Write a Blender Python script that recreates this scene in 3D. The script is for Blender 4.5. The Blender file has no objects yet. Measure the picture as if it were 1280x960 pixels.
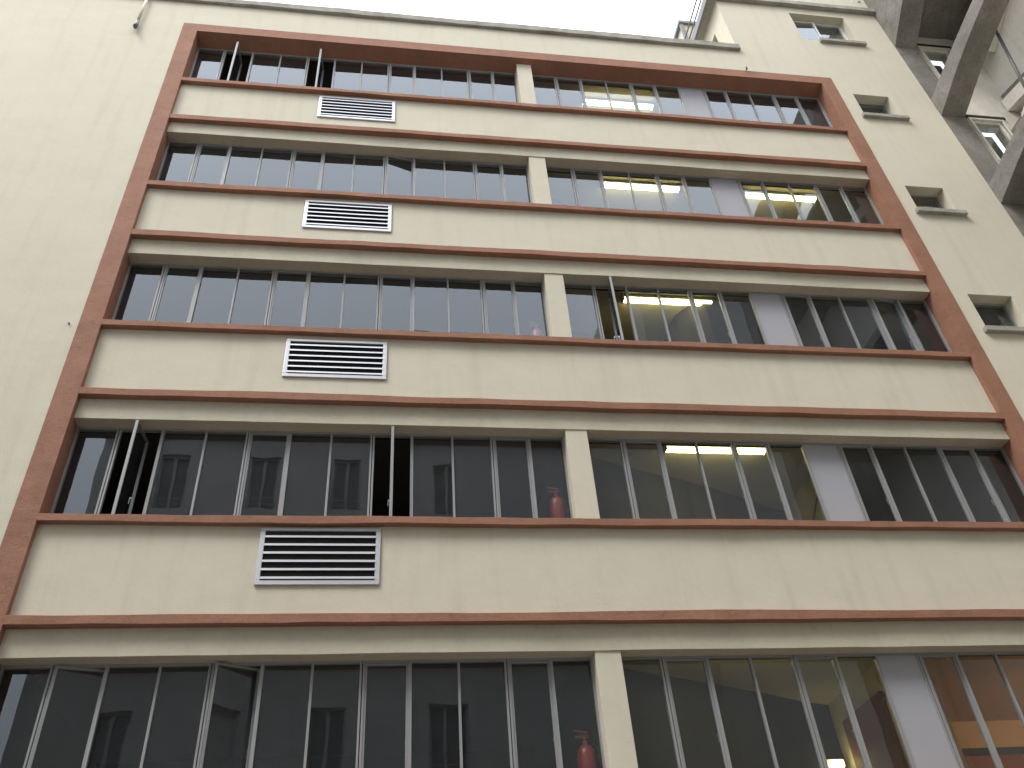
import bpy, bmesh, math, random
from mathutils import Vector, Matrix, noise
random.seed(7)
S = bpy.context.scene
COL = S.collection
R = math.radians

# ------------------------------------------------------------------ materials
def mat(name, base, rough=0.8, var=0.0, scale=1.2, bump=0.0, bscale=40.0, metal=0.0, spec=0.3, stain=None, var2=0.0, streak=0.0):
    m = bpy.data.materials.new(name); m.use_nodes = True
    nt = m.node_tree; N = nt.nodes; L = nt.links
    b = N['Principled BSDF']
    b.inputs['Roughness'].default_value = rough
    b.inputs['Metallic'].default_value = metal
    b.inputs['Specular IOR Level'].default_value = spec
    tc = N.new('ShaderNodeTexCoord')
    col = N.new('ShaderNodeRGB'); col.outputs[0].default_value = (*base, 1)
    cur = col.outputs[0]
    def mul(fac_socket, dark, amount_lo, amount_hi):
        nonlocal cur
        mr = N.new('ShaderNodeMapRange')
        mr.inputs['From Min'].default_value = amount_lo; mr.inputs['From Max'].default_value = amount_hi
        L.new(fac_socket, mr.inputs['Value'])
        mx = N.new('ShaderNodeMix'); mx.data_type = 'RGBA'; mx.blend_type = 'MULTIPLY'
        mx.inputs['B'].default_value = (*dark, 1)
        L.new(mr.outputs[0], mx.inputs['Factor']); L.new(cur, mx.inputs['A'])
        cur = mx.outputs['Result']
    if var:
        n = N.new('ShaderNodeTexNoise'); n.inputs['Scale'].default_value = scale; n.inputs['Detail'].default_value = 6
        n.inputs['Roughness'].default_value = 0.6
        L.new(tc.outputs['Object'], n.inputs['Vector'])
        mul(n.outputs['Fac'], (1-var, 1-var, 1-var*1.15), 0.35, 0.75)
    if var2:
        n = N.new('ShaderNodeTexNoise'); n.inputs['Scale'].default_value = scale*9; n.inputs['Detail'].default_value = 5
        L.new(tc.outputs['Object'], n.inputs['Vector'])
        mul(n.outputs['Fac'], (1-var2, 1-var2, 1-var2), 0.5, 0.72)
    if streak:
        mp = N.new('ShaderNodeMapping'); mp.inputs['Scale'].default_value = (5.0, 5.0, 0.35)
        n = N.new('ShaderNodeTexNoise'); n.inputs['Scale'].default_value = 1.0; n.inputs['Detail'].default_value = 5
        L.new(tc.outputs['Object'], mp.inputs['Vector']); L.new(mp.outputs[0], n.inputs['Vector'])
        mul(n.outputs['Fac'], (1-streak, 1-streak, 1-streak*1.2), 0.52, 0.8)
    if stain:
        mp = N.new('ShaderNodeMapping'); mp.inputs['Scale'].default_value = (1.2, 1.2, 3.0)
        n = N.new('ShaderNodeTexNoise'); n.inputs['Scale'].default_value = 2.6; n.inputs['Detail'].default_value = 9
        n.inputs['Roughness'].default_value = 0.75
        L.new(tc.outputs['Object'], mp.inputs['Vector']); L.new(mp.outputs[0], n.inputs['Vector'])
        mul(n.outputs['Fac'], stain, 0.62, 0.74)
    L.new(cur, b.inputs['Base Color'])
    if bump:
        n = N.new('ShaderNodeTexNoise'); n.inputs['Scale'].default_value = bscale; n.inputs['Detail'].default_value = 4
        n2 = N.new('ShaderNodeTexNoise'); n2.inputs['Scale'].default_value = 2.2; n2.inputs['Detail'].default_value = 3
        L.new(tc.outputs['Object'], n.inputs['Vector']); L.new(tc.outputs['Object'], n2.inputs['Vector'])
        ad = N.new('ShaderNodeMath'); ad.operation = 'MULTIPLY_ADD'; ad.inputs[1].default_value = 4.0
        L.new(n2.outputs['Fac'], ad.inputs[0]); L.new(n.outputs['Fac'], ad.inputs[2])
        bp = N.new('ShaderNodeBump'); bp.inputs['Distance'].default_value = bump
        L.new(ad.outputs[0], bp.inputs['Height']); L.new(bp.outputs[0], b.inputs['Normal'])
    return m

def glass_mat(name, tint=(0.82, 0.86, 0.85), boost=2.1, dirt_and_veil=0.026):
    m = bpy.data.materials.new(name); m.use_nodes = True
    nt = m.node_tree; N = nt.nodes; L = nt.links
    for n in list(N): N.remove(n)
    out = N.new('ShaderNodeOutputMaterial')
    tr = N.new('ShaderNodeBsdfTransparent'); tr.inputs[0].default_value = (*tint, 1)
    gl = N.new('ShaderNodeBsdfGlossy'); gl.inputs['Roughness'].default_value = 0.0; gl.inputs[0].default_value = (0.85, 0.925, 1, 1)
    fr = N.new('ShaderNodeFresnel'); gm = N.new('ShaderNodeNewGeometry'); mr = N.new('ShaderNodeMapRange'); mr.inputs['To Min'].default_value = 1.5; mr.inputs['To Max'].default_value = 1/1.5
    L.new(gm.outputs['Backfacing'], mr.inputs['Value']); L.new(mr.outputs[0], fr.inputs[0])
    mu = N.new('ShaderNodeMath'); mu.operation = 'MULTIPLY'; mu.inputs[1].default_value = boost; mu.use_clamp = True
    mx = N.new('ShaderNodeMixShader')
    tc = N.new('ShaderNodeTexCoord'); nz = N.new('ShaderNodeTexNoise'); nz.inputs['Scale'].default_value = 1.6; nz.inputs['Detail'].default_value = 1
    bp = N.new('ShaderNodeBump'); bp.inputs['Distance'].default_value = 0.0012
    L.new(tc.outputs['Object'], nz.inputs['Vector']); L.new(nz.outputs['Fac'], bp.inputs['Height'])
    L.new(bp.outputs[0], gl.inputs['Normal'])
    L.new(fr.outputs[0], mu.inputs[0]); L.new(mu.outputs[0], mx.inputs[0])
    L.new(tr.outputs[0], mx.inputs[1]); L.new(gl.outputs[0], mx.inputs[2])
    df = N.new('ShaderNodeBsdfDiffuse'); df.inputs[0].default_value = (0.47, 0.50, 0.56, 1)  # bluish film: some dust, plus lens veil put into the glass colour
    m2 = N.new('ShaderNodeMixShader'); m2.inputs[0].default_value = dirt_and_veil
    L.new(mx.outputs[0], m2.inputs[1]); L.new(df.outputs[0], m2.inputs[2]); L.new(m2.outputs[0], out.inputs[0])
    return m

def emit_mat(name, col, st):
    m = bpy.data.materials.new(name); m.use_nodes = True
    N = m.node_tree.nodes; b = N['Principled BSDF']
    b.inputs['Base Color'].default_value = (0.8, 0.8, 0.75, 1)
    b.inputs['Emission Color'].default_value = (*col, 1); b.inputs['Emission Strength'].default_value = st
    return m

M = dict(
    cream=mat('cream_render', (0.65, 0.607, 0.495), 0.9, var=0.05, scale=0.7, bump=0.0028, bscale=60, stain=(0.94, 0.93, 0.91), var2=0.02, streak=0.09),
    lintel=mat('cream_lintel_render', (0.61, 0.57, 0.46), 0.9, var=0.10, scale=1.3, bump=0.0035, bscale=60, stain=(0.86, 0.86, 0.83), var2=0.06, streak=0.07),
    terra=mat('terracotta_paint', (0.335, 0.167, 0.112), 0.78, var=0.2, scale=1.9, bump=0.006, bscale=45, stain=(0.80, 0.79, 0.80), var2=0.12, streak=0.08),
    stone=mat('weathered_coping', (0.40, 0.385, 0.345), 0.95, var=0.35, scale=3.0, bump=0.012, bscale=30, stain=(0.6, 0.6, 0.58), var2=0.2),
    alu=mat('painted_aluminium', (0.31, 0.32, 0.33), 0.45, var=0.08, scale=3, spec=0.5),
    louvre=mat('bright_aluminium', (0.60, 0.61, 0.65), 0.4, metal=0.5, var=0.05, scale=3, spec=0.5),
    panel=mat('grey_infill_panel', (0.40, 0.405, 0.45), 0.5, var=0.05, scale=2),
    glass=glass_mat('window_glass'),
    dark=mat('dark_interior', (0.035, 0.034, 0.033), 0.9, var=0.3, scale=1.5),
    floor=mat('interior_floor', (0.12, 0.11, 0.10), 0.7, var=0.2, scale=2),
    ceil_dark=mat('cream_ceiling_shaded_copy', (0.10, 0.10, 0.095), 0.9, var=0.15, scale=2),  # darkened copy of the cream ceiling, shade put into its colour
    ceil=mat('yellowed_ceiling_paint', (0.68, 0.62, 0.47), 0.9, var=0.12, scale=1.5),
    stair=mat('brown_paint_and_stair_shade', (0.040, 0.036, 0.030), 0.8, var=0.2, scale=2),  # near black puts the shade of stair undersides into the colour
    door=mat('red_brown_door', (0.22, 0.075, 0.035), 0.6, var=0.2, scale=3),
    warm=mat('warm_wall_paint', (0.60, 0.47, 0.33), 0.9, var=0.08, scale=2),
    conc=mat('raw_concrete', (0.26, 0.248, 0.226), 0.95, var=0.38, scale=1.6, bump=0.01, bscale=25, stain=(0.55, 0.53, 0.5), var2=0.2, streak=0.22),
    wingcream=mat('old_cream_plaster', (0.78, 0.75, 0.68), 0.9, var=0.15, scale=1.2, bump=0.01, bscale=12, stain=(0.75, 0.72, 0.68), var2=0.08, streak=0.15),
    red=mat('red_enamel', (0.30, 0.035, 0.028), 0.35, spec=0.5),
    black=mat('black_rubber', (0.02, 0.02, 0.02), 0.6),
    white=mat('white_paint', (0.75, 0.75, 0.73), 0.5, var=0.05),
    zinc=mat('zinc_flashing', (0.22, 0.22, 0.23), 0.5, metal=0.3, var=0.2, scale=4),
    steel=mat('galvanised_steel', (0.5, 0.51, 0.52), 0.35, metal=0.7, var=0.1),
    asphalt=mat('courtyard_paving', (0.26, 0.25, 0.235), 0.9, var=0.3, scale=1.0, bump=0.01, bscale=30),
    opp=mat('opposite_render', (0.58, 0.57, 0.555), 0.9, var=0.15, scale=0.6, streak=0.15),
    oppglass=mat('old_window_panes', (0.17, 0.175, 0.18), 0.4, var=0.4, scale=1.5),
    oppframe=mat('grey_window_paint', (0.42, 0.42, 0.41), 0.6),
    slate=mat('dark_slate', (0.06, 0.065, 0.075), 0.6, var=0.2, scale=3),
    tube=emit_mat('fluorescent_tube', (1.0, 0.86, 0.36), 9.0),
    warmtube=emit_mat('warm_lamp_diffuser', (1.0, 0.60, 0.28), 45.0),
)

# ------------------------------------------------------------------ helpers
def box(bm, x0, x1, y0, y1, z0, z1, mi=0):
    v = [bm.verts.new(c) for c in ((x0,y0,z0),(x1,y0,z0),(x1,y1,z0),(x0,y1,z0),(x0,y0,z1),(x1,y0,z1),(x1,y1,z1),(x0,y1,z1))]
    for f in ((0,1,5,4),(1,2,6,5),(2,3,7,6),(3,0,4,7),(4,5,6,7),(3,2,1,0)):
        fc = bm.faces.new([v[i] for i in f]); fc.material_index = mi
    return v

def quad(bm, pts, mi=0):
    f = bm.faces.new([bm.verts.new(p) for p in pts]); f.material_index = mi; return f

def tube(bm, a, b, r, n=12, mi=0, cap=True):
    a = Vector(a); b = Vector(b); d = (b-a).normalized()
    s = d.orthogonal().normalized(); t = d.cross(s)
    ra = []; rb = []
    for i in range(n):
        w = s*math.cos(2*math.pi*i/n)*r + t*math.sin(2*math.pi*i/n)*r
        ra.append(bm.verts.new(a+w)); rb.append(bm.verts.new(b+w))
    for i in range(n):
        f = bm.faces.new([ra[i], ra[(i+1)%n], rb[(i+1)%n], rb[i]]); f.smooth = True; f.material_index = mi
    if cap:
        bm.faces.new(ra[::-1]).material_index = mi; bm.faces.new(rb).material_index = mi

def lathe(bm, prof, c=(0,0), n=20, mi=0):
    rings = []
    for r, z in prof:
        rings.append([bm.verts.new((c[0]+r*math.cos(2*math.pi*i/n), c[1]+r*math.sin(2*math.pi*i/n), z)) for i in range(n)])
    for a, b in zip(rings, rings[1:]):
        for i in range(n):
            f = bm.faces.new([a[i], a[(i+1)%n], b[(i+1)%n], b[i]]); f.smooth = True; f.material_index = mi

def ledge(bm, x0, x1, y0, y1, z0, z1, seed=0, amp=0.010, step=0.13, slope=0.0):
    """a long cast ledge whose edges wander a few millimetres"""
    n = max(2, int((x1-x0)/step)); rings = []
    for i in range(n+1):
        x = x0+(x1-x0)*i/n
        o = lambda k: noise.noise(Vector((x*1.7, k*7.3+seed*3.1, 0.5)))*amp + noise.noise(Vector((x*0.35, k*2.0+seed*5.7, 4)))*amp*1.4
        edge = 0 if i in (0, n) else 1
        rings.append([bm.verts.new((x, y0+o(1), z0+o(2))), bm.verts.new((x, y1, z0)),
                      bm.verts.new((x, y1, z1+slope)), bm.verts.new((x, y0+o(1)*0.6, z1+o(3)))])
    for a, b in zip(rings, rings[1:]):
        for k in range(4):
            bm.faces.new([a[k], a[(k+1)%4], b[(k+1)%4], b[k]])
    bm.faces.new(rings[0]); bm.faces.new(rings[-1][::-1])

def wall(bm, xs, zs, holes, y0, y1, axis='y'):
    """a slab with real openings; holes are (x0,x1,z0,z1); reveals run through the thickness"""
    xs = sorted(set([*xs]+[h[0] for h in holes]+[h[1] for h in holes]))
    zs = sorted(set([*zs]+[h[2] for h in holes]+[h[3] for h in holes]))
    cache = {}
    def V(x, y, z):
        k = (x, y, z)
        if k not in cache: cache[k] = bm.verts.new(k if axis == 'y' else (y, x, z))
        return cache[k]
    def solid(i, j):
        if i < 0 or j < 0 or i >= len(xs)-1 or j >= len(zs)-1: return False
        cx = (xs[i]+xs[i+1])/2; cz = (zs[j]+zs[j+1])/2
        return not any(h[0] < cx < h[1] and h[2] < cz < h[3] for h in holes)
    for i in range(len(xs)-1):
        for j in range(len(zs)-1):
            if not solid(i, j): continue
            a, b, c, d = xs[i], xs[i+1], zs[j], zs[j+1]
            bm.faces.new([V(a,y0,c), V(b,y0,c), V(b,y0,d), V(a,y0,d)])
            bm.faces.new([V(a,y1,d), V(b,y1,d), V(b,y1,c), V(a,y1,c)])
            if not solid(i-1, j): bm.faces.new([V(a,y1,c), V(a,y0,c), V(a,y0,d), V(a,y1,d)])
            if not solid(i+1, j): bm.faces.new([V(b,y0,c), V(b,y1,c), V(b,y1,d), V(b,y0,d)])
            if not solid(i, j-1): bm.faces.new([V(a,y1,c), V(b,y1,c), V(b,y0,c), V(a,y0,c)])
            if not solid(i, j+1): bm.faces.new([V(a,y0,d), V(b,y0,d), V(b,y1,d), V(a,y1,d)])

def obj(name, bm, mats, parent=None, bevel=0.0, label=None, fix=True):
    if fix: bmesh.ops.recalc_face_normals(bm, faces=bm.faces)
    me = bpy.data.meshes.new(name); bm.to_mesh(me); bm.free()
    if not isinstance(mats, (list, tuple)): mats = [mats]
    for m in mats: me.materials.append(m)
    o = bpy.data.objects.new(name, me); COL.objects.link(o)
    if parent is not None: o.parent = parent
    if label: o['label'] = label
    if bevel:
        md = o.modifiers.new('bevel', 'BEVEL'); md.width = bevel; md.segments = 2; md.limit_method = 'ANGLE'
    return o

def tag(o, label, cat, group=None, kind=None):
    if kind: o['kind'] = kind
    if label: o['label'] = label
    if cat: o['category'] = cat
    if group: o['group'] = group
    return o

def thing(name, label, cat, loc=(0,0,0), group=None):
    o = bpy.data.objects.new(name, None); COL.objects.link(o); o.location = loc; o.empty_display_size = 0.3
    return tag(o, label, cat, group)

B = lambda: bmesh.new()

# ------------------------------------------------------------------ dimensions (metres)
FL, FR, FT = -4.605, 10.248, 19.967          # outer edges of the terracotta frame
IL, IR, IT = -4.29, 9.93, 19.68              # inner edges
SILL = {1: 17.85, 2: 14.49, 3: 11.09, 4: 7.70, 5: 4.29}     # top of each window sill, row 1 the highest
BAND = {1: 16.567, 2: 13.176, 3: 9.765, 4: 6.336, 5: 2.93}  # top of each band below a spandrel
HEAD = {1: 19.56, 2: 16.13, 3: 12.715, 4: 9.305, 5: 5.87}   # window heads
CEIL = {1: 19.98, 2: 16.57, 3: 13.17, 4: 9.76, 5: 6.36}
WY = 0.31                                    # plane of the window frames
CX = 12.6                                    # right corner of the facade
TX = 8.15                                    # left side of the stair tower

bld = thing('office_building', 'cream rendered office block with terracotta framed rows of ribbon windows', 'building')

# --- main wall
bm = B()
WIN = [(10.09, 11.62, 21.78, 23.13), (10.60, 11.50, 18.44, 19.34), (10.57, 11.44, 15.03, 15.85), (10.57, 11.47, 11.71, 12.60)]
holes = [(FL+0.05, FR-0.05, 2.95, FT-0.05)] + WIN + [(-14, TX, 21.0, 30)]
wall(bm, [-13, TX, CX], [0, 21.0, 23.5], holes, 0.0, 0.32)
obj('front_wall', bm, M['cream'], bld)
# --- terracotta frame, standing 12 mm proud of the wall
bm = B()
wall(bm, [FL, FR], [2.80, FT], [(IL, IR, 2.81, IT)], -0.012, -0.0005)
obj('frame_face', bm, M['terra'], bld)
bm = B()   # reveals behind it: left, right, and the sloped soffit over the top row
box(bm, FL+0.06, IL, -0.0004, 0.40, 2.95, FT-0.06)
obj('frame_reveal', bm, M['terra'], bld); bm = B()
box(bm, IR, FR-0.06, -0.0004, 0.40, 2.95, FT-0.06)
obj('frame_reveal', bm, M['terra'], bld)
bm = B()
v = box(bm, IL, IR, -0.0004, 0.40, IT, FT-0.06)
for q in (v[2], v[3]): q.co.z = 19.545
obj('frame_soffit', bm, M['terra'], bld)

for k in range(1, 6):
    bm = B(); ledge(bm, IL, IR, -0.014, 0.36, SILL[k]-0.105, SILL[k], seed=k, slope=0.02)
    obj('window_sill', bm, M['terra'], bld, bevel=0.004)
    bm = B(); ledge(bm, IL, IR, -0.012, 0.30, BAND[k]-0.12, BAND[k], seed=10+k)
    obj('string_course', bm, M['terra'], bld, bevel=0.004)
    bm = B(); box(bm, IL, IR, 0.085, 0.36, BAND[k], SILL[k]-0.10)
    obj('spandrel', bm, M['cream'], bld)
    if k < 5:
        bm = B(); ledge(bm, IL, IR, 0.10, 0.42, HEAD[k+1], BAND[k]-0.115, seed=20+k, amp=0.005)
        obj('lintel', bm, M['lintel'], bld, bevel=0.004)
    bm = B()
    box(bm, 2.625, 2.955, 0.115, 0.44, SILL[k]-0.01, HEAD[k] if k > 1 else 19.64)
    obj('pillar', bm, M['cream'], bld, bevel=0.006)

# --- louvre vents under the sills of rows 1 to 4
vent_z = {1: (16.85, 17.61), 2: (13.485, 14.25), 3: (10.095, 10.865), 4: (6.725, 7.54)}
for k, (z0, z1) in vent_z.items():
    z0 = 1.6+(z0-1.6)*1.005; z1 = 1.6+(z1-1.6)*1.003
    x0, x1, y = -1.575, -0.045, 0.085
    bm = B(); w = 0.062
    box(bm, x0, x1, y-0.03, y-0.001, z0, z0+w); box(bm, x0, x1, y-0.03, y-0.001, z1-w*0.7, z1)
    box(bm, x0, x0+w, y-0.03, y-0.001, z0+w, z1-w*0.7); box(bm, x1-w, x1, y-0.03, y-0.001, z0+w, z1-w*0.7)
    fr = obj('louvre_vent', bm, M['louvre'], bld, bevel=0.004)
    bm = B(); box(bm, x0+w, x1-w, y-0.0028, y-0.0008, z0+w, z1-w*0.7)
    obj('backing', bm, M['black'], fr)
    bm = B(); n = 6; h = (z1-z0-w*1.7)
    for i in range(n):
        zb = z0+w+h*(i+0.10)/n
        # a slanted blade: front lip low and outside, back edge high and inside
        a = (y-0.040, zb); b_ = (y-0.038, zb+0.030); c = (y-0.005, zb+0.050); d = (y-0.005, zb+0.040)
        vs = [[bm.verts.new((x, p[0], p[1])) for p in (a, b_, c, d)] for x in (x0+w, x1-w)]
        for q in range(4): bm.faces.new([vs[0][q], vs[0][(q+1)%4], vs[1][(q+1)%4], vs[1][q]])
        bm.faces.new(vs[0]); bm.faces.new(vs[1][::-1])
    obj('slats', bm, M['louvre'], fr)

# --- ribbon windows: units of up to three panes; the first pane (A) of a unit pivots
LB = [-4.29, -3.725, -3.135, -2.545, -1.967, -1.385, -0.800, -0.211, 0.358, 0.950, 1.545, 2.100, 2.625]
RB = [2.955, 3.534, 4.128, 4.713, 5.300, 5.884, 6.453, 7.055, 7.600, 8.180, 8.775, 9.361, 9.93]
UN = [(0, 1, 'C'), (1, 4, 'ABC'), (4, 7, 'ABC'), (7, 10, 'ABC'), (10, 12, 'AB')]
OPEN = {(1, 'L', 1): 88, (1, 'L', 2): 87, (2, 'L', 3): 9, (3, 'R', 1): 80, (3, 'R', 3): 3, (3, 'R', 4): 10,
        (4, 'L', 1): 86, (4, 'L', 3): 89, (5, 'L', 1): 16, (5, 'L', 2): 24}
def pane_quad(bm, x0, x1, y, z0, z1, mi=0):
    a = random.uniform(-1, 1)*0.0016; c = random.uniform(-1, 1)*0.0022
    quad(bm, [(x0, y-a-c, z0), (x1, y+a-c, z0), (x1, y+a+c, z1), (x0, y-a+c, z1)], mi)
for k in range(1, 6):
    z0, z1 = SILL[k]+0.012, HEAD[k]
    for side, BB in (('L', LB), ('R', RB)):
        for ui, (i0, i1, code) in enumerate(UN):
            x0, x1 = BB[i0]+(0.006 if i0 else 0.0), BB[i1]-(0.006 if i1 < 12 else 0.0)
            fr = B(); gl = B(); pn = None; sash = None
            y0, y1 = WY, WY+0.055
            box(fr, x0, x1, y0, y1, z1-0.032, z1); box(fr, x0, x1, y0, y1, z0, z0+0.035)
            jw = 0.025
            box(fr, x0, x0+jw, y0, y1, z0+0.035, z1-0.032); box(fr, x1-jw, x1, y0, y1, z0+0.035, z1-0.032)
            for j, ch in enumerate(code):
                a = BB[i0+j]; b = BB[i0+j+1]
                hw = 0.0
                if j > 0:
                    hw = 0.021 if code[j-1] == 'A' else 0.015
                    box(fr, a-hw, a+hw, y0-(0.004 if code[j-1] == 'A' else 0), y1, z0+0.035, z1-0.032)
                la = a+hw if j else x0+jw
                nh = (0.021 if ch == 'A' else 0.015)
                lb = b-nh if j < len(code)-1 else x1-jw
                if ch == 'A':
                    sash = (la+0.002, lb-0.002)
                elif ch == 'C' and side == 'R' and ui == 2:
                    pn = (la, lb)
                else:
                    pane_quad(gl, la, lb, WY+0.03, z0+0.035, z1-0.032)
            W = obj('window', fr, M['alu'], bld)
            if len(gl.faces): obj('pane', gl, M['glass'], W, fix=False)
            else: gl.free()
            if pn:
                p = B(); box(p, pn[0], pn[1], WY+0.012, WY+0.03, z0+0.035, z1-0.032)
                obj('infill_panel', p, M['panel'], W, label='flat lilac grey infill panel')
            if sash:
                a, b = sash; cx = (a+b)/2; hw = (b-a)/2
                zz0, zz1 = z0+0.038, z1-0.035
                s = B(); t = 0.024; d = 0.020
                box(s, -hw, hw, -d, d, zz1-t, zz1); box(s, -hw, hw, -d, d, zz0, zz0+t)
                box(s, -hw, -hw+t, -d, d, zz0+t, zz1-t); box(s, hw-t, hw, -d, d, zz0+t, zz1-t)
                pane_quad(s, -hw+t, hw-t, 0, zz0+t, zz1-t, 1)
                ang = OPEN.get((k, side, ui), 0)
                # small handle on the inner edge
                box(s, hw-0.026, hw-0.008, d, d+0.030, zz0+0.55, zz0+0.58, 2)
                box(s, hw-0.022, hw-0.011, d+0.02, d+0.030, zz0+0.48, zz0+0.58, 2)
                so = obj('sash', s, [M['alu'], M['glass'], M['steel']], W, label='pivoting sash standing open' if ang > 40 else ('pivoting sash slightly ajar' if ang else None))
                so.location = (cx, WY+0.030, 0); so.rotation_euler = (0, 0, R(ang))

# --- small windows of the stair tower
for n, (x0, x1, z0, z1) in enumerate(WIN):
    y = 0.22
    bm = B(); w = 0.06 if n == 0 else 0.035
    m_ = M['white'] if n == 0 else M['alu']
    box(bm, x0, x1, y, y+0.05, z1-w, z1); box(bm, x0, x1, y, y+0.05, z0, z0+w)
    box(bm, x0, x0+w, y, y+0.05, z0+w, z1-w); box(bm, x1-w, x1, y, y+0.05, z0+w, z1-w)
    if n == 0: box(bm, (x0+x1)/2-0.03, (x0+x1)/2+0.03, y, y+0.05, z0+w, z1-w)
    W = obj('window', bm, m_, bld)
    bm = B()
    if n == 0: pane_quad(bm, (x0+x1)/2+0.03, x1-w, y+0.025, z0+w, z1-w)
    else: pane_quad(bm, x0+w, x1-w, y+0.025, z0+w, z1-w)
    obj('pane', bm, M['glass'], W, fix=False)
    if n == 0:
        s = B(); ww = (x1-x0)/2-0.09; t = 0.05
        box(s, 0, ww, -0.02, 0.02, z0+w, z0+w+t); box(s, 0, ww, -0.02, 0.02, z1-w-t, z1-w)
        box(s, 0, t, -0.02, 0.02, z0+w+t, z1-w-t); box(s, ww-t, ww, -0.02, 0.02, z0+w+t, z1-w-t)
        pane_quad(s, t, ww-t, 0, z0+w+t, z1-w-t, 1)
        so = obj('sash', s, [M['white'], M['glass']], W, label='white casement sash')
        so.location = (x0+w, y-0.02, 0); so.rotation_euler = (0, 0, R(-2))
    bm = B(); sx0 = x0-0.10 if n else x0+0.30
    ledge(bm, sx0 if n else x0+0.42, x1+0.13, -0.09, y, z0-0.11, z0-0.002, seed=40+n, amp=0.006)
    obj('ledge', bm, M['stone'], W, bevel=0.004)

# --- coping, tower roof, tower sides
bm = B(); ledge(bm, -13.05, TX+0.04, -0.085, 0.40, 20.87, 21.07, seed=51, amp=0.014, step=0.15)
obj('coping', bm, M['stone'], bld, bevel=0.01)
bm = B(); box(bm, -13, TX+0.3, 0.40, 8, 20.6, 20.98)
obj('roof', bm, M['stone'], bld)
bm = B(); wall(bm, [0.32, 6], [20.98, 23.5], [(0.55, 0.95, 21.7, 22.75)], TX, TX+0.25, axis='x')
obj('tower_side_wall', bm, M['cream'], bld)
bm = B(); box(bm, TX+0.14, TX+0.18, 0.55, 0.95, 21.7, 22.75)
obj('window', bm, M['glass'], bld)
bm = B(); ledge(bm, TX-0.22, CX, -0.12, 6.2, 23.42, 23.60, seed=60, amp=0.01)
obj('tower_roof', bm, M['stone'], bld, bevel=0.01)
bm = B(); box(bm, TX-0.27, TX-0.22, -0.14, 6.2, 23.36, 23.64)
obj('verge_flashing', bm, M['zinc'], bld)
bm = B(); box(bm, CX-0.25, CX, 0.32, 6, 0, 23.42); box(bm, TX, CX, 6, 6.2, 20.98, 23.42)
obj('rear_wall', bm, M['cream'], bld)

# --- interiors
def part(name, m, f, label=None, bevel=0):
    bm = B(); f(bm); return obj(name, bm, m, bld, bevel=bevel, label=label)
for k in range(1, 6):
    c = CEIL[k]; fz = SILL[k]-0.95
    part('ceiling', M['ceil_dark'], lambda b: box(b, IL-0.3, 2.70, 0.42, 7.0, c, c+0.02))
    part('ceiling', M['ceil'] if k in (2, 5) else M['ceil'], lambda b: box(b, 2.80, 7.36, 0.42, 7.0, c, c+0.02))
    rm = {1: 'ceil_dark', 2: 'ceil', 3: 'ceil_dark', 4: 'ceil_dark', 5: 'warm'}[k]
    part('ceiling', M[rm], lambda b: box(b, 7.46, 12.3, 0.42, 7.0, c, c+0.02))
    part('floor_slab', M['floor'], lambda b: box(b, IL-0.3, 12.3, 0.36, 7.0, fz-0.03, fz))
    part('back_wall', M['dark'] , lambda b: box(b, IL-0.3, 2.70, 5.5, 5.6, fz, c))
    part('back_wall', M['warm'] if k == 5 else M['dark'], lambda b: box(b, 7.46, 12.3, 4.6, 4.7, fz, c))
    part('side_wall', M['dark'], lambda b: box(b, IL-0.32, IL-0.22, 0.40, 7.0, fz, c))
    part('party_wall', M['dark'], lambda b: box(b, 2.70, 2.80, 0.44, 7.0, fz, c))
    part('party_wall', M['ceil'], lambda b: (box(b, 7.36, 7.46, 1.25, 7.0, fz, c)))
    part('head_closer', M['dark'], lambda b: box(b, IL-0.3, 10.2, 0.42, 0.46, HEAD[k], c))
# shaded stair undersides, imitated by an oblique dark-coloured wall under each ceiling
def prism(bm, pts, z0, z1):
    a = [bm.verts.new((x, y, z0)) for x, y in pts]; b = [bm.verts.new((x, y, z1)) for x, y in pts]
    n = len(pts)
    for i in range(n): bm.faces.new([a[i], a[(i+1)%n], b[(i+1)%n], b[i]])
    bm.faces.new(a[::-1]); bm.faces.new(b)
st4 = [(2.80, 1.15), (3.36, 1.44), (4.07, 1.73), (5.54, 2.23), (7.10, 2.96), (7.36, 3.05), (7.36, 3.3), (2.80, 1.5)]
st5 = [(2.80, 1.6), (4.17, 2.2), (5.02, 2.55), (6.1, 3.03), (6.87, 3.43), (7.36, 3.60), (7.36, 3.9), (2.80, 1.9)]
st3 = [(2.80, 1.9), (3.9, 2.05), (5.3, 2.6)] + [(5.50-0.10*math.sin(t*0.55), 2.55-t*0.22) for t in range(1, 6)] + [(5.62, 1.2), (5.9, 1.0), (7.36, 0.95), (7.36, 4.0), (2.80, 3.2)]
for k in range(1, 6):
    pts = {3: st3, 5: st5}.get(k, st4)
    part('stair_wall', M['stair'], lambda b: prism(b, pts, SILL[k]-0.95, CEIL[k]-0.001), label='oblique stairwell wall with shade put into its dark colour')
    part('inner_pipe', M['white'], lambda b: tube(b, (9.62, 0.62, SILL[k]-0.9), (9.62, 0.62, CEIL[k]), 0.055, 14), label='white pipe behind the right jamb')
# cable and junction box on the lit side wall, rows 4 and 5
for k in (4, 5):
    part('wall_conduit', M['zinc'], lambda b: (box(b, 7.31, 7.355, 1.55, 1.75, CEIL[k]-0.42, CEIL[k]-0.2), tube(b, (7.33, 1.65, CEIL[k]-0.2), (7.33, 1.62, CEIL[k]-0.005), 0.012), tube(b, (7.33, 1.70, CEIL[k]-0.40), (7.33, 2.4, CEIL[k]-0.9), 0.012)))
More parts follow.
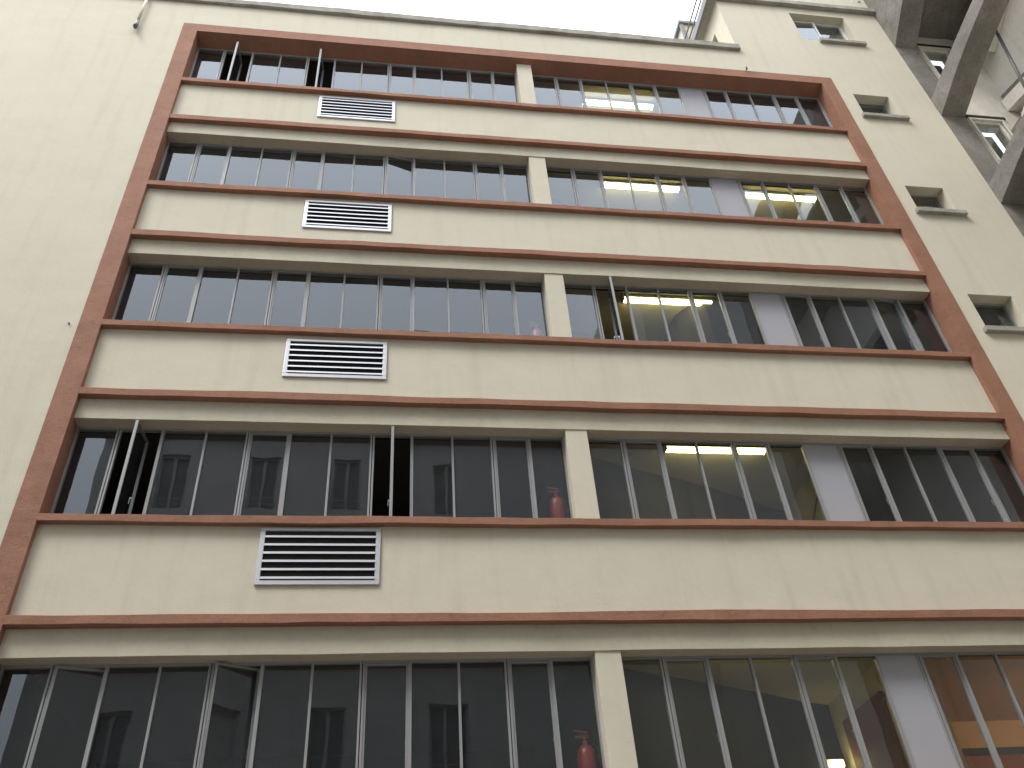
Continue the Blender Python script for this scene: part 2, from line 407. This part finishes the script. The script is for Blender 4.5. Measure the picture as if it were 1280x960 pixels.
# warm room of the lowest row: a wall edge and a red brown door
part('warm_partition', M['warm'], lambda b: box(b, 8.6, 8.75, 2.6, 4.6, SILL[5]-0.95, CEIL[5]-0.001))
part('inner_door', M['door'], lambda b: box(b, 9.2, 11.2, 4.52, 4.595, SILL[5]-0.9, 5.75), label='red brown inner door')
part('door_frame', M['stair'], lambda b: (box(b, 9.08, 11.3, 4.50, 4.598, 5.75, 5.87), box(b, 9.08, 9.2, 4.50, 4.598, SILL[5]-0.9, 5.75)))
part('inner_door', M['door'], lambda b: box(b, 7.30, 7.358, 1.9, 3.2, SILL[5]-0.9, 5.95), label='brown door beside the stair')

# --- ceiling lights (twin tube battens)
def batten(x0, x1, y, z, label, tubem='tube', group='twin tube ceiling lights'):
    t = thing('ceiling_light', label, 'ceiling light', ((x0+x1)/2, y, z), group)
    L_ = (x1-x0)/2
    bm = B(); box(bm, -L_, L_, -0.075, 0.075, -0.06, -0.002)
    for s in (-1, 1): box(bm, s*L_-0.02, s*L_+0.02, -0.078, 0.078, -0.115, -0.002)
    obj('housing', bm, M['white'], t, bevel=0.005)
    for s in (-1, 1):
        bm = B(); tube(bm, (-L_+0.02, s*0.036, -0.085), (L_-0.02, s*0.036, -0.085), 0.023, 12)
        obj('light_tube', bm, M[tubem], t)
batten(4.36, 6.12, 1.10, CEIL[1]-0.0, 'lit ceiling light behind the top row of windows, right of the pillar')
batten(4.33, 6.06, 0.95, CEIL[2], 'lit ceiling light in the second row from the top, nearer the pillar')
batten(7.52, 9.20, 0.98, CEIL[2], 'lit ceiling light in the second row from the top, right of the grey panel')
batten(4.30, 6.05, 1.02, CEIL[3], 'lit ceiling light in the middle row, beside the wide open sash')
batten(4.50, 6.24, 1.08, CEIL[4], 'lit ceiling light in the fourth row above the dark sloping stairwell edge')
batten(4.50, 6.24, 1.08, CEIL[5], 'ceiling light of the lowest row glowing on the cream ceiling')
batten(10.6, 11.9, 2.0, CEIL[5], 'warm ceiling light in the orange lit room of the lowest row', 'warmtube')
wl = thing('wall_lamp', 'small bright rectangular lamp on the dark stair wall behind the lowest row', 'wall lamp', (7.09, 3.36, 5.36))
bm = B(); box(bm, -0.10, 0.10, -0.05, 0.02, -0.05, 0.05); obj('diffuser', bm, M['tube'], wl, bevel=0.01)
bm = B(); box(bm, -0.16, 0.12, 0.02, 0.04, -0.08, 0.08); obj('base_plate', bm, M['white'], wl)

# --- fire extinguishers on the inner ledge, left of the pillar
def extinguisher(x, y, z, label):
    t = thing('fire_extinguisher', label, 'fire extinguisher', (x, y, z), 'red fire extinguishers behind the glass beside the pillar')
    bm = B(); lathe(bm, [(0.0, 0.0), (0.10, 0.0), (0.115, 0.015), (0.115, 0.38), (0.105, 0.44), (0.07, 0.49), (0.03, 0.52), (0.028, 0.56), (0.0, 0.56)])
    obj('cylinder', bm, M['red'], t)
    bm = B(); tube(bm, (0, 0, 0.55), (0, 0, 0.60), 0.018); box(bm, -0.11, 0.05, -0.014, 0.014, 0.60, 0.625)
    v = box(bm, -0.12, 0.04, -0.012, 0.012, 0.645, 0.665)
    for q in v[:1]+v[3:5]+v[7:8]: q.co.z += 0.03
    obj('valve_handle', bm, M['red'], t)
    bm = B()
    P = [Vector((0.02+0.13*math.sin(a), 0.0, 0.36+0.22*math.cos(a))) for a in [i*math.pi/9 for i in range(10)]]
    for a, b in zip(P, P[1:]): tube(bm, a, b, 0.011, 8)
    obj('hose', bm, M['black'], t)
    return t
for k, lab in ((3, 'small red fire extinguisher behind the middle row glass, lower end hidden by the sill'),
               (4, 'red fire extinguisher behind the fourth row glass just left of the pillar'),
               (5, 'red fire extinguisher behind the lowest row glass at the bottom of the photo')):
    dz = {3: 0.42, 4: 0.43, 5: 0.33}[k]
    part('inner_shelf', M['dark'], lambda b: box(b, 2.2, 2.70, 0.50, 0.80, SILL[k]+dz-0.27, SILL[k]+dz-0.25))
    extinguisher(2.47, 0.56, SILL[k]+dz-0.25, lab)

# --- pipe on the left wall, and small fixings
bm = B(); tube(bm, (-5.50, -0.07, 19.72), (-5.50, -0.07, 20.87), 0.032, 14)
dp = obj('drain_pipe', bm, M['cream'], bld)
bm = B(); tube(bm, (-5.50, -0.07, 19.50), (-5.50, -0.07, 19.74), 0.042, 14); tube(bm, (-5.50, -0.07, 19.52), (-5.47, -0.15, 19.42), 0.042, 14)
obj('pipe_shoe', bm, M['zinc'], dp)
bm = B(); tube(bm, (8.12, -0.06, 19.97), (8.12, -0.06, 20.06), 0.02); tube(bm, (8.12, 0.0, 19.99), (8.12, -0.06, 19.99), 0.012)
obj('wall_bracket', bm, M['zinc'], bld)
bm = B(); tube(bm, (-4.74, 0.01, 10.98), (-4.74, -0.03, 10.98), 0.014)
obj('wall_bolt', bm, M['zinc'], bld)

# --- guard rails on the tower roof edge, rooftop cabin behind, cowl and box
gr = thing('guard_rail', 'thin dark guard rail along the tower roof edge', 'railing', (7.9, 0, 23.6))
for z in (0.22, 0.56):
    bm = B(); tube(bm, (0, -0.2, z), (0, 5.5, z), 0.022, 10); obj('rail', bm, M['zinc'], gr)
for y in (0.1, 1.9, 3.7, 5.4):
    bm = B(); tube(bm, (0.03, y, 0.0), (0.03, y, 0.58), 0.02, 10); obj('post', bm, M['zinc'], gr)
cab = thing('rooftop_cabin', 'small cream rooftop cabin with dark edging behind the tower', 'cabin', (9.0, 3.0, 21))
bm = B(); box(bm, 0.02, 1.6, 0.02, 2.5, 2.6, 7.1); obj('cabin_wall', bm, M['cream'], cab)
bm = B(); box(bm, -0.08, 1.7, -0.06, 2.6, 7.1, 7.24); box(bm, -0.05, 0.05, -0.03, 0.05, 2.6, 7.1); obj('edging', bm, M['zinc'], cab)

cw = thing('roof_cowl', 'silver twin pipe cowl on the right end of the tower roof', 'roof vent', (12.2, 0.15, 23.6))
for i, (dx, a) in enumerate(((0.0, 0.25), (0.2, -0.2))):
    bm = B(); tube(bm, (dx, 0, 0), (dx, 0, 0.42), 0.06, 14); tube(bm, (dx, 0, 0.40), (dx+a, -0.12, 0.58), 0.065, 14); obj('flue', bm, M['steel'], cw)
bx = thing('roof_hatch', 'low pale roof hatch with a dark strut on the tower roof', 'roof hatch', (11.75, 0.25, 23.6))
bm = B(); box(bm, -0.25, 0.25, -0.2, 0.3, 0, 0.34); obj('hatch_box', bm, M['stone'], bx, bevel=0.01)
bm = B(); tube(bm, (-0.38, -0.2, 0), (-0.22, -0.2, 0.55), 0.02); tube(bm, (-0.22, -0.2, 0.55), (0.4, -0.2, 0.55), 0.02); obj('strut', bm, M['zinc'], bx)

# ------------------------------------------------------------------ right wing: concrete gallery with arched beams
wing = thing('concrete_wing', 'raw concrete gallery wing with arched beams overhead on the right', 'building', (CX, 0, 0))
def wpart(name, m, f, bevel=0, parent=None, label=None):
    bm = B(); f(bm); bmesh.ops.translate(bm, verts=bm.verts, vec=(-CX, 0, 0))
    return obj(name, bm, m, parent or wing, bevel=bevel, label=label)
def arch(bm, z0, zt, A, At, x0=CX+0.002, x1=13.20, L_=5.0, flat=None, n=28):
    rings = []
    for i in range(n+1):
        y = 0.0-2*L_*i/n
        s = 1-(1-(-y)/L_)**2
        w = noise.noise(Vector((y*1.3, z0, 0)))*0.02; w2 = noise.noise(Vector((y*1.1, z0, 9)))*0.015
        zb = z0+A*s+w; zz = flat if flat else zt+At*s
        rings.append([bm.verts.new((x0, y, zb)), bm.verts.new((x1+w2, y, zb+w2)), bm.verts.new((x1, y, zz)), bm.verts.new((x0, y, zz))])
    for a, b in zip(rings, rings[1:]):
        for q in range(4): bm.faces.new([a[q], a[(q+1)%4], b[(q+1)%4], b[q]])
    bm.faces.new(rings[0]); bm.faces.new(rings[-1][::-1])
wpart('arched_beam', M['conc'], lambda b: arch(b, 21.80, 22.4, 1.95, 0.6, flat=25.3), 0.012)
wpart('arched_beam', M['conc'], lambda b: arch(b, 18.70, 19.36, 1.0, 0.65), 0.012)
wpart('arched_beam', M['conc'], lambda b: arch(b, 15.44, 16.07, 0.95, 0.6), 0.012)
wpart('pier', M['conc'], lambda b: (box(b, CX+0.004, 13.23, 0.0, 0.55, 0, 25.3)), 0.012)
wpart('pier', M['conc'], lambda b: (box(b, CX+0.004, 13.23, -10.6, -10.0, 0, 25.3)), 0.012)
GW = [17.2, 20.5, 13.9]
wpart('rear_wall', M['wingcream'], lambda b: wall(b, [13.23, 15.0], [0, 25.3], [(13.5, 14.3, z, z+1.65) for z in GW], 0.14, 0.45))
wpart('side_wall', M['wingcream'], lambda b: box(b, 15.0, 15.3, -10.6, 0.14, 0, 25.3))
for z in GW:
    def wf(b):
        x0, x1, z0, z1, w = 13.5, 14.3, z, z+1.65, 0.075
        box(b, x0-0.07, x1+0.07, 0.10, 0.138, z1, z1+0.06); box(b, x0-0.07, x0, 0.10, 0.16, z0, z1); box(b, x1, x1+0.07, 0.10, 0.16, z0, z1)
        box(b, x0, x1, 0.16, 0.22, z0, z0+w); box(b, x0, x1, 0.16, 0.22, z1-w, z1)
        box(b, x0, x0+w, 0.16, 0.22, z0+w, z1-w); box(b, x1-w, x1, 0.16, 0.22, z0+w, z1-w)
    W = wpart('window', M['wingcream'], wf, 0.004)
    wpart('pane', M['glass'], lambda b: quad(b, [(13.575, 0.19, z+0.075), (14.225, 0.19, z+0.075), (14.225, 0.19, z+1.575), (13.575, 0.19, z+1.575)]), parent=W)
    wpart('dark_sheet', M['dark'], lambda b: box(b, 13.3, 14.5, 0.7, 0.75, z-0.4, z+1.9), parent=W)  # plain dark sheet set behind the pane
    wpart('lintel_strip', M['stair'], lambda b: box(b, 13.40, 14.42, 0.09, 0.139, z+1.712, z+1.80))
def soffit(b, z, seed):
    nx, ny = 14, 40
    g = [[b.verts.new((13.20+1.8*i/nx, 0.138-10.2*j/ny, z+0.06*noise.noise(Vector((i*0.35, j*0.3, seed)))+0.05*abs(noise.noise(Vector((i*0.15+j*0.2, j*0.1, seed+5)))))) for j in range(ny+1)] for i in range(nx+1)]
    for i in range(nx):
        for j in range(ny): b.faces.new([g[i][j], g[i+1][j], g[i+1][j+1], g[i][j+1]])
    box(b, 13.20, 15.0, -9.9, 0.138, z+0.13, z+0.3)
wpart('gallery_slab', M['wingcream'], lambda b: soffit(b, 16.25, 2))
wpart('gallery_slab', M['conc'], lambda b: soffit(b, 22.75, 3))
def flight(b, z0):
    # inclined stair flight: sloping soffit with a folded lower edge
    pts = [(-0.35, z0+0.1), (-3.6, z0+1.9), (-3.6, z0+2.15), (-0.35, z0+0.45)]
    a = [b.verts.new((14.25, y, z)) for y, z in pts]; c = [b.verts.new((15.0, y, z)) for y, z in pts]
    for i in range(4): b.faces.new([a[i], a[(i+1)%4], c[(i+1)%4], c[i]])
    b.faces.new(a[::-1]); b.faces.new(c)
wpart('stair_flight', M['wingcream'], lambda b: flight(b, 17.9), 0.02)
wpart('stair_flight', M['wingcream'], lambda b: flight(b, 21.2), 0.02)
wpart('landing_edge', M['conc'], lambda b: box(b, 14.25, 14.998, -0.34, 0.05, 18.02, 18.36), 0.01)
wpart('added_end_wall', M['wingcream'], lambda b: box(b, 13.22, 15.3, -10.9, -10.62, 0, 25.3))  # unseen wall added to cut the sky streak in the gallery panes
CB = [(13.35+0.05*math.sin(i*1.7), -0.2-0.16*i, 22.60-0.25*math.sin(i/9*math.pi)) for i in range(10)]
def relief(b, pts, d0, d1):
    a = [b.verts.new((15.0-d0, y, z)) for y, z in pts]; c = [b.verts.new((15.0-d1, y, z)) for y, z in pts]
    n = len(pts)
    for i in range(n): b.faces.new([a[i], a[(i+1)%n], c[(i+1)%n], c[i]])
    b.faces.new(a); b.faces.new(c[::-1])
wpart('side_lintel', M['conc'], lambda b: relief(b, [(0.13, 20.05), (0.13, 19.80), (-0.62, 19.56), (-3.0, 18.9), (-3.0, 19.06)], 0.002, 0.16))
wpart('side_ledge', M['wingcream'], lambda b: relief(b, [(0.13, 19.78), (0.13, 19.36), (-3.0, 18.5), (-3.0, 18.86)], 0.002, 0.30), 0.02)
W = wpart('window', M['white'], lambda b: (relief(b, [(0.05, 19.20), (0.05, 19.14), (-0.9, 18.90), (-0.9, 18.96)], 0.002, 0.08), relief(b, [(0.05, 19.14), (0.05, 17.9), (-0.02, 17.9), (-0.02, 19.12)], 0.002, 0.08), relief(b, [(-0.45, 19.0), (-0.45, 17.9), (-0.52, 17.9), (-0.52, 18.99)], 0.002, 0.08)))
wpart('pane', M['slate'], lambda b: relief(b, [(-0.02, 19.11), (-0.02, 17.9), (-0.9, 17.9), (-0.9, 18.89)], 0.003, 0.03), parent=W)
wpart('hanging_cable', M['zinc'], lambda b: [tube(b, p, q, 0.012, 6) for p, q in zip(CB, CB[1:])])
wpart('sloping_pipe', M['zinc'], lambda b: tube(b, (13.26, -1.80, 19.55), (13.26, -1.40, 17.0), 0.035, 12))

# ------------------------------------------------------------------ opposite building (behind the camera, seen only mirrored in the glass)
YO = -14.34
op = thing('apartment_building', 'pale apartment house mirrored in the lower rows of glass', 'building', (0, YO, 0))
wx = [-7.5, -4.4, -1.85, 1.45]
wz = [2.1, 5.9, 9.0, 12.1, 15.2-0.0, 18.6, 21.8]
hol = []
for i, x in enumerate(wx):
    for z in (2.0, 5.3, 8.65, 13.1, 17.05, 21.0):
        hol.append((x, x+0.95, z, z+2.05))
bm = B(); wall(bm, [-9.5, 22], [0, 24.5], hol, 0.0, -0.35); obj('facade_wall', bm, M['opp'], op)
bm = B(); box(bm, -9.45, 21.95, -10, -0.9, 0, 24.4); obj('core', bm, M['dark'], op)
bm = B()
for z in (7.6, 12.0, 16.0, 20.0): ledge(bm, -9.6, 22.1, 0.002, 0.22, z, z+0.16, seed=z)
obj('cornice', bm, M['opp'], op)
bm = B(); ledge(bm, -9.7, 22.2, -0.3, 0.35, 24.5, 24.8, seed=3); box(bm, -9.45, 22, -10, -0.3, 24.45, 24.75); obj('roof', bm, M['slate'], op)
for (x0, x1, z0, z1) in hol:
    bm = B(); w = 0.07
    box(bm, x0, x1, -0.16, -0.10, z1-w, z1); box(bm, x0, x0+w, -0.16, -0.10, z0, z1-w); box(bm, x1-w, x1, -0.16, -0.10, z0, z1-w)
    box(bm, (x0+x1)/2-0.05, (x0+x1)/2+0.05, -0.16, -0.10, z0, z1-w)
    for r in range(2): box(bm, x0-0.02, x1+0.02, 0.03, 0.05, z0+0.12+r*0.22, z0+0.14+r*0.22)
    W = obj('window', bm, M['oppframe'], op)
    bm = B(); box(bm, x0, x1, -0.20, -0.165, z0, z1); obj('pane', bm, M['oppglass'], W)
for x in (-0.1, 2.2):
    bm = B(); box(bm, x, x+1.5, -1.4, -0.7, 24.7, 26.1); obj('chimney', bm, M['opp'], op)

bm = B(); box(bm, 10.5, 22.3, -10, 0.25, 0, 31.5); obj('added_tall_block', bm, M['opp'], op)  # tall block added so the right-hand glass mirrors less sky
# unseen block added on the left to hold back sky light
nb = thing('added_light_blocker', 'unseen pale block added on the far left to shade the facade', 'building', (-13, 0, 0))
bm = B(); box(bm, -6, 0.0, -14.0, 8.0, 0, 17.0); obj('blocker_wall', bm, M['opp'], nb)
bm = B(); box(bm, -6.1, 0.15, -14.1, 8.1, 17.0, 17.25); obj('coping', bm, M['stone'], nb)

# ------------------------------------------------------------------ ground
bm = B(); quad(bm, [(-600, -600, 0), (600, -600, 0), (600, 600, 0), (-600, 600, 0)])
g = obj('ground', bm, M['asphalt']); g['kind'] = 'structure'; g['label'] = 'grey courtyard paving'

# ------------------------------------------------------------------ light
w = bpy.data.worlds.new('World'); S.world = w; w.use_nodes = True
N = w.node_tree.nodes; L = w.node_tree.links
bg = N['Background']
sky = N.new('ShaderNodeTexSky'); sky.sky_type = 'NISHITA'; sky.sun_disc = False
SE, SA = 55, 52   # elevation, azimuth of the sun west of the facade normal
sky.sun_elevation = R(SE); sky.sun_rotation = R(180+SA); sky.dust_density = 4; sky.air_density = 1.0; sky.altitude = 50
hs = N.new('ShaderNodeHueSaturation'); hs.inputs['Saturation'].default_value = 0.22
mx = N.new('ShaderNodeMix'); mx.data_type = 'RGBA'; mx.inputs['Factor'].default_value = 0.8
tc = N.new('ShaderNodeTexCoord'); sx = N.new('ShaderNodeSeparateXYZ'); cr_ = N.new('ShaderNodeMapRange')
cr_.inputs['From Min'].default_value = 0.0; cr_.inputs['From Max'].default_value = 1.0; cr_.inputs['To Min'].default_value = 0.22; cr_.inputs['To Max'].default_value = 1.5
cl = N.new('ShaderNodeVectorMath'); cl.operation = 'SCALE'; cl.inputs[0].default_value = (12.6, 13.0, 13.8)   # cloud cover, brighter overhead
L.new(tc.outputs['Generated'], sx.inputs[0]); L.new(sx.outputs['Z'], cr_.inputs['Value']); L.new(cr_.outputs[0], cl.inputs['Scale']); L.new(cl.outputs[0], mx.inputs['B'])
L.new(sky.outputs[0], hs.inputs['Color']); L.new(hs.outputs[0], mx.inputs['A']); L.new(mx.outputs['Result'], bg.inputs[0])
bg.inputs[1].default_value = 0.12
sun = bpy.data.lights.new('sun', 'SUN'); sun.energy = 1.5; sun.angle = R(20); sun.color = (1, 0.96, 0.9)
so = bpy.data.objects.new('sun', sun); COL.objects.link(so)
d = Vector((-math.sin(R(SA))*math.cos(R(SE)), -math.cos(R(SA))*math.cos(R(SE)), math.sin(R(SE))))
so.rotation_euler = d.to_track_quat('Z', 'Y').to_euler(); so.location = (-10, -10, 40)

# ------------------------------------------------------------------ camera
f, pi_, ya, ro = 1082.63, 0.694312539, -0.183922669, -0.0877530249
cz = Matrix.Rotation(ya, 3, 'Z')
r = cz @ Vector((1, 0, 0)); fw = cz @ Vector((0, math.cos(pi_), math.sin(pi_))); u = cz @ Vector((0, -math.sin(pi_), math.cos(pi_)))
cr, sr = math.cos(ro), math.sin(ro)
r2 = cr*r+sr*u; u2 = -sr*r+cr*u
cam = bpy.data.cameras.new('camera'); co = bpy.data.objects.new('camera', cam); COL.objects.link(co)
mt = Matrix((r2, u2, -fw)).transposed().to_4x4(); mt.translation = Vector((0, -10, 1.6)); co.matrix_world = mt
cam.sensor_fit = 'HORIZONTAL'; cam.sensor_width = 36; cam.lens = f/1280*36; cam.clip_end = 2000; cam.clip_start = 0.05
S.camera = co
S.view_settings.view_transform = 'Standard'; S.view_settings.look = 'None'; S.view_settings.gamma = 1
S.view_settings.use_curve_mapping = False
S.view_settings.exposure = 0.68
S.cycles.max_bounces = 10; S.cycles.transparent_max_bounces = 16; S.cycles.use_denoising = True
S.cycles.caustics_reflective = False; S.cycles.caustics_refractive = False
